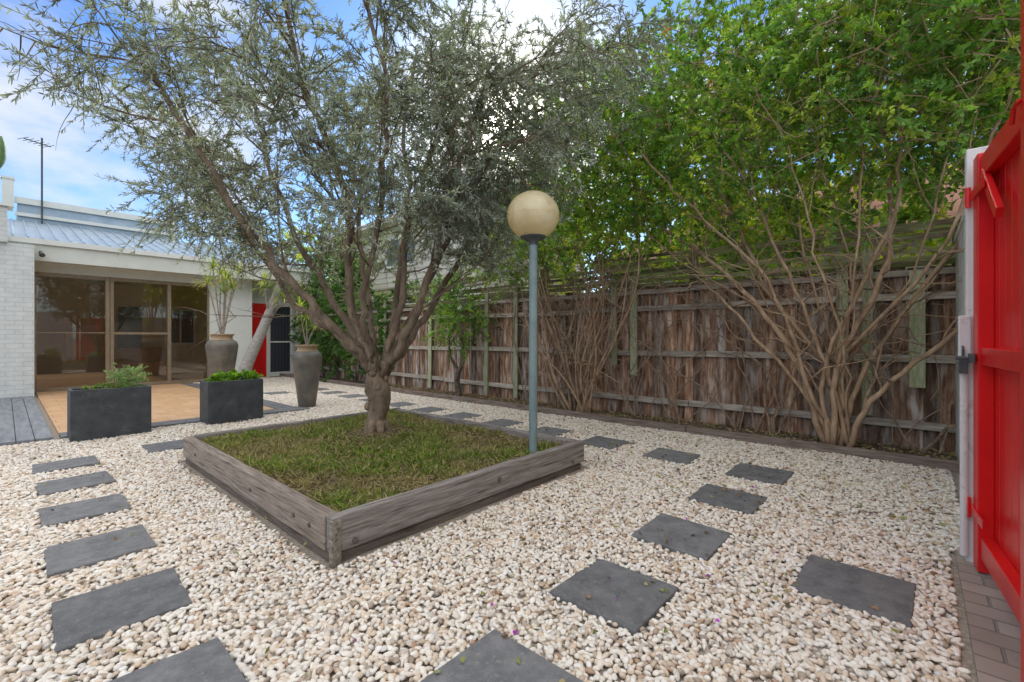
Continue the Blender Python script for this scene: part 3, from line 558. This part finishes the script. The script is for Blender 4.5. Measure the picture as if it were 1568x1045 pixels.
# ------------------------------------------------------------ gate & wall on right
M_wbx=brickmat('painted_garden_wall',(.74,.74,.72),(.70,.71,.69),(.64,.64,.63),'xz',bump=.5)
gw=empty('garden_wall',(4.6,-.42,0)); q=B(); q.bx(3.36,6.2,-.5,-.27,0,2.05); q.bx(-3,2.0,-1.2,-1.0,0,2.25); q.build('brickwork',M_wbx,gw)
q=B(); q.bx(3.36,6.2,-.51,-.26,2.05,2.1); q.build('coping',M_white,gw)
gt=empty('red_gate',(2.6,-.25,0)); 
M_post=pmat('white_post_paint',(.62,.63,.62),(.70,.70,.68),6,.6,.1,40,c3=(.40,.38,.34),c3s=8,c3lo=.55,c3hi=.72)
q=B(); q.bx(3.24,3.35,-.36,-.185,0,2.1); q.tube([(3.22,-.175,.05),(3.22,-.175,1.2)],.016,10); q.bx(3.2,3.25,-.20,-.155,1.02,1.26); q.build('hinge_post',M_post,gt,bevel=.005)
HG=(3.215,-.23); GA=math.radians(5)
q=B()
x=2.22
while x<3.15: q.bx(x,min(x+.094,3.2),-.285,-.262,.05,2.0); x+=.1
q.bx(3.10,3.2,-.262,-.205,.03,2.03); q.bx(2.2,2.29,-.262,-.205,.03,2.03)
q.bx(2.29,3.10,-.262,-.214,.10,.20); q.bx(2.29,3.10,-.262,-.214,1.02,1.10); q.bx(2.29,3.10,-.262,-.214,1.91,2.01)
q.box((2.93,-.222,1.80),(.36,.026,.05),rot=(0,-.75,0))
q.spin(HG,GA); q.build('gate_leaf',M_red,gt,bevel=.004)
q=B()
for z in(.3,1.85): q.bx(2.95,3.22,-.204,-.196,z-.02,z+.02)
q.spin(HG,GA)
for z in(.3,1.85): q.tube([(3.222,-.19,z-.05),(3.222,-.19,z+.05)],.012,8)
q.build('hinges',M_red,gt)
q=B(); q.bx(2.06,2.16,-.36,-.2455,0,2.75); q.tube([(2.14,-.24,1.9),(2.2,-.235,1.9),(2.24,-.235,1.86)],.008,6); q.build('jamb_post',M_red,gt,bevel=.004)
q=B(); q.bx(3.06,3.24,-.205,-.188,1.03,1.07); q.bx(3.17,3.23,-.188,-.155,.97,1.05); q.tube([(3.18,-.17,1.05),(3.18,-.17,1.09),(3.2,-.17,1.105),(3.22,-.17,1.09),(3.22,-.17,1.05)],.006,6); q.tube([(3.12,-.18,1.05),(3.12,-.14,1.05)],.01,8); q.build('latch_and_padlock',M_dark,gt,bevel=.003)
M_brk=brickmat('brick_paver',(.27,.22,.19),(.36,.30,.26),(.20,.18,.16),'yx',bw=.23,bh=.11,bump=.8)
q=B(); q.bx(1.6,3.36,-1.6,-.15,-.02,.02); q.build('brick_threshold',M_brk)

# ------------------------------------------------------------ neighbours
nb=empty('weatherboard_house',(10,14,0)); M_wbd=pmat('weatherboard',(.55,.52,.45),(.62,.60,.53),3,.7,.05,20)
q=B(); z=.2
while z<5.0: q.box((9.02,13.5,z+.09),(.03,9,.19),rot=(0,.09,0)); z+=.18
q.bx(9.03,14,9,18,0,5.0); q.build('walls',M_wbd,nb)
q=B(); q.bx(8.95,9.0,12.2,14.0,3.55,3.63); q.bx(8.95,9.0,12.2,14.0,4.5,4.58); q.bx(8.95,9.,12.2,12.28,3.63,4.5); q.bx(8.95,9.,13.92,14.,3.63,4.5); q.bx(8.95,9.,13.06,13.13,3.63,4.5); q.bx(8.55,9.0,8.7,18.3,5.0,5.15); q.build('window_frame_and_eave',M_white,nb)
q=B(); q.bx(8.965,8.985,12.28,13.92,3.63,4.5); M_gd=pmat('dark_window_glass',(.10,.13,.15),(.16,.2,.22),2,.06,0,spec=.8); q.build('window_glass',M_gd,nb)
M_tile=brickmat('terracotta_roof_tile',(.30,.12,.07),(.36,.16,.10),(.15,.07,.05),'yx',bw=.25,bh=.3,bump=.8)
q=B(); q.add([(8.5,8.6,5.1),(8.5,18.4,5.1),(14.4,18.4,5.1),(14.4,8.6,5.1),(11.5,10,6.6),(11.5,17,6.6)],[(0,4,5,1),(1,5,2),(2,5,4,3),(3,4,0)]); q.build('roof',M_tile,nb)
nb2=empty('tiled_roof_house',(13,2,0)); q=B(); q.bx(11.5,17,-3,6.5,0,3.2); q.build('walls',M_wbd,nb2)
q=B(); q.add([(11,-3.5,3.15),(11,7,3.15),(17.5,7,3.15),(17.5,-3.5,3.15),(14,-1,5),(14,4.5,5)],[(0,4,5,1),(1,5,2),(2,5,4,3),(3,4,0)]); q.build('roof',M_tile,nb2)

# ------------------------------------------------------------ world, sun, camera
EL=math.radians(24.5); AZ=math.radians(48.2)
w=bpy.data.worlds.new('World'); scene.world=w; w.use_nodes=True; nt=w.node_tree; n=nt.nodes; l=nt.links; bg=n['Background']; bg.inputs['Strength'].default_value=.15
sk=n.new('ShaderNodeTexSky'); sk.sky_type='NISHITA'; sk.sun_disc=False; sk.sun_elevation=EL; sk.sun_rotation=AZ; sk.air_density=1.0; sk.dust_density=.5
tc=n.new('ShaderNodeTexCoord'); mp=n.new('ShaderNodeMapping'); mp.inputs['Scale'].default_value=(1,1,2.2); nz=n.new('ShaderNodeTexNoise'); nz.inputs['Scale'].default_value=2.3; nz.inputs['Detail'].default_value=8; nz.inputs['Roughness'].default_value=.55
def MR(src,a,b_,c_=0,d_=1):
    m=n.new('ShaderNodeMapRange'); m.interpolation_type='SMOOTHSTEP'
    for k,v in(('From Min',a),('From Max',b_),('To Min',c_),('To Max',d_)): m.inputs[k].default_value=v
    l.new(src,m.inputs['Value']); return m.outputs['Result']
def MX(f,a,b_,mode='MIX'):
    m=n.new('ShaderNodeMix'); m.data_type='RGBA'; m.blend_type=mode
    if isinstance(f,float): m.inputs[0].default_value=f
    else: l.new(f,m.inputs[0])
    for i,v in((6,a),(7,b_)):
        if isinstance(v,tuple): m.inputs[i].default_value=(*v,1)
        else: l.new(v,m.inputs[i])
    return m.outputs[2]
def MA(op,a,b_):
    m=n.new('ShaderNodeMath'); m.operation=op
    for i,v in((0,a),(1,b_)):
        if isinstance(v,float): m.inputs[i].default_value=v
        else: l.new(v,m.inputs[i])
    return m.outputs[0]
def DOT(v):
    dt=n.new('ShaderNodeVectorMath'); dt.operation='DOT_PRODUCT'; l.new(tc.outputs['Generated'],dt.inputs[0]); dt.inputs[1].default_value=tuple(v); return dt.outputs['Value']
sd=Vector((F[0]*math.cos(EL),F[1]*math.cos(EL),math.sin(EL)))
l.new(tc.outputs['Generated'],mp.inputs[0]); l.new(mp.outputs[0],nz.inputs['Vector'])
blue=MX(1.0,sk.outputs[0],(.55,.88,1.38),'MULTIPLY')
low=MX(MR(nz.outputs['Fac'],.45,.66,0,.9),blue,(6.1,6.35,6.7))
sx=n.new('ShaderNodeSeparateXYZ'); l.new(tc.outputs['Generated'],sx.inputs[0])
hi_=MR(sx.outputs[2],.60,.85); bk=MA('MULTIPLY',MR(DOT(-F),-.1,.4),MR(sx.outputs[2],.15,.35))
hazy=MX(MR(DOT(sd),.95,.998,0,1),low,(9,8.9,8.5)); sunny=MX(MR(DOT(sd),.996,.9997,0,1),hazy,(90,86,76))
fin=MX(MA('MAXIMUM',hi_,bk),sunny,(12,12,12.2))  # sky overhead and behind camera brightened, added fill light outside the view
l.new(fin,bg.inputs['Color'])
sl=bpy.data.lights.new('sun','SUN'); sl.energy=3.0; sl.angle=math.radians(8); sl.color=(1,.93,.82)
so=bpy.data.objects.new('sun',sl); so.rotation_euler=sd.to_track_quat('Z','Y').to_euler(); so.location=(0,0,10); scene.collection.objects.link(so)
cam=bpy.data.cameras.new('camera'); cam.lens=36*694/1568; cam.sensor_width=36; cam.shift_y=-.0035; cam.clip_start=.03; cam.clip_end=1500
co=bpy.data.objects.new('camera',cam); co.location=(0,0,1.15); co.rotation_euler=(math.radians(90),0,-AZ); scene.collection.objects.link(co); scene.camera=co
scene.view_settings.view_transform='Standard'; scene.view_settings.look='None'; scene.view_settings.exposure=0
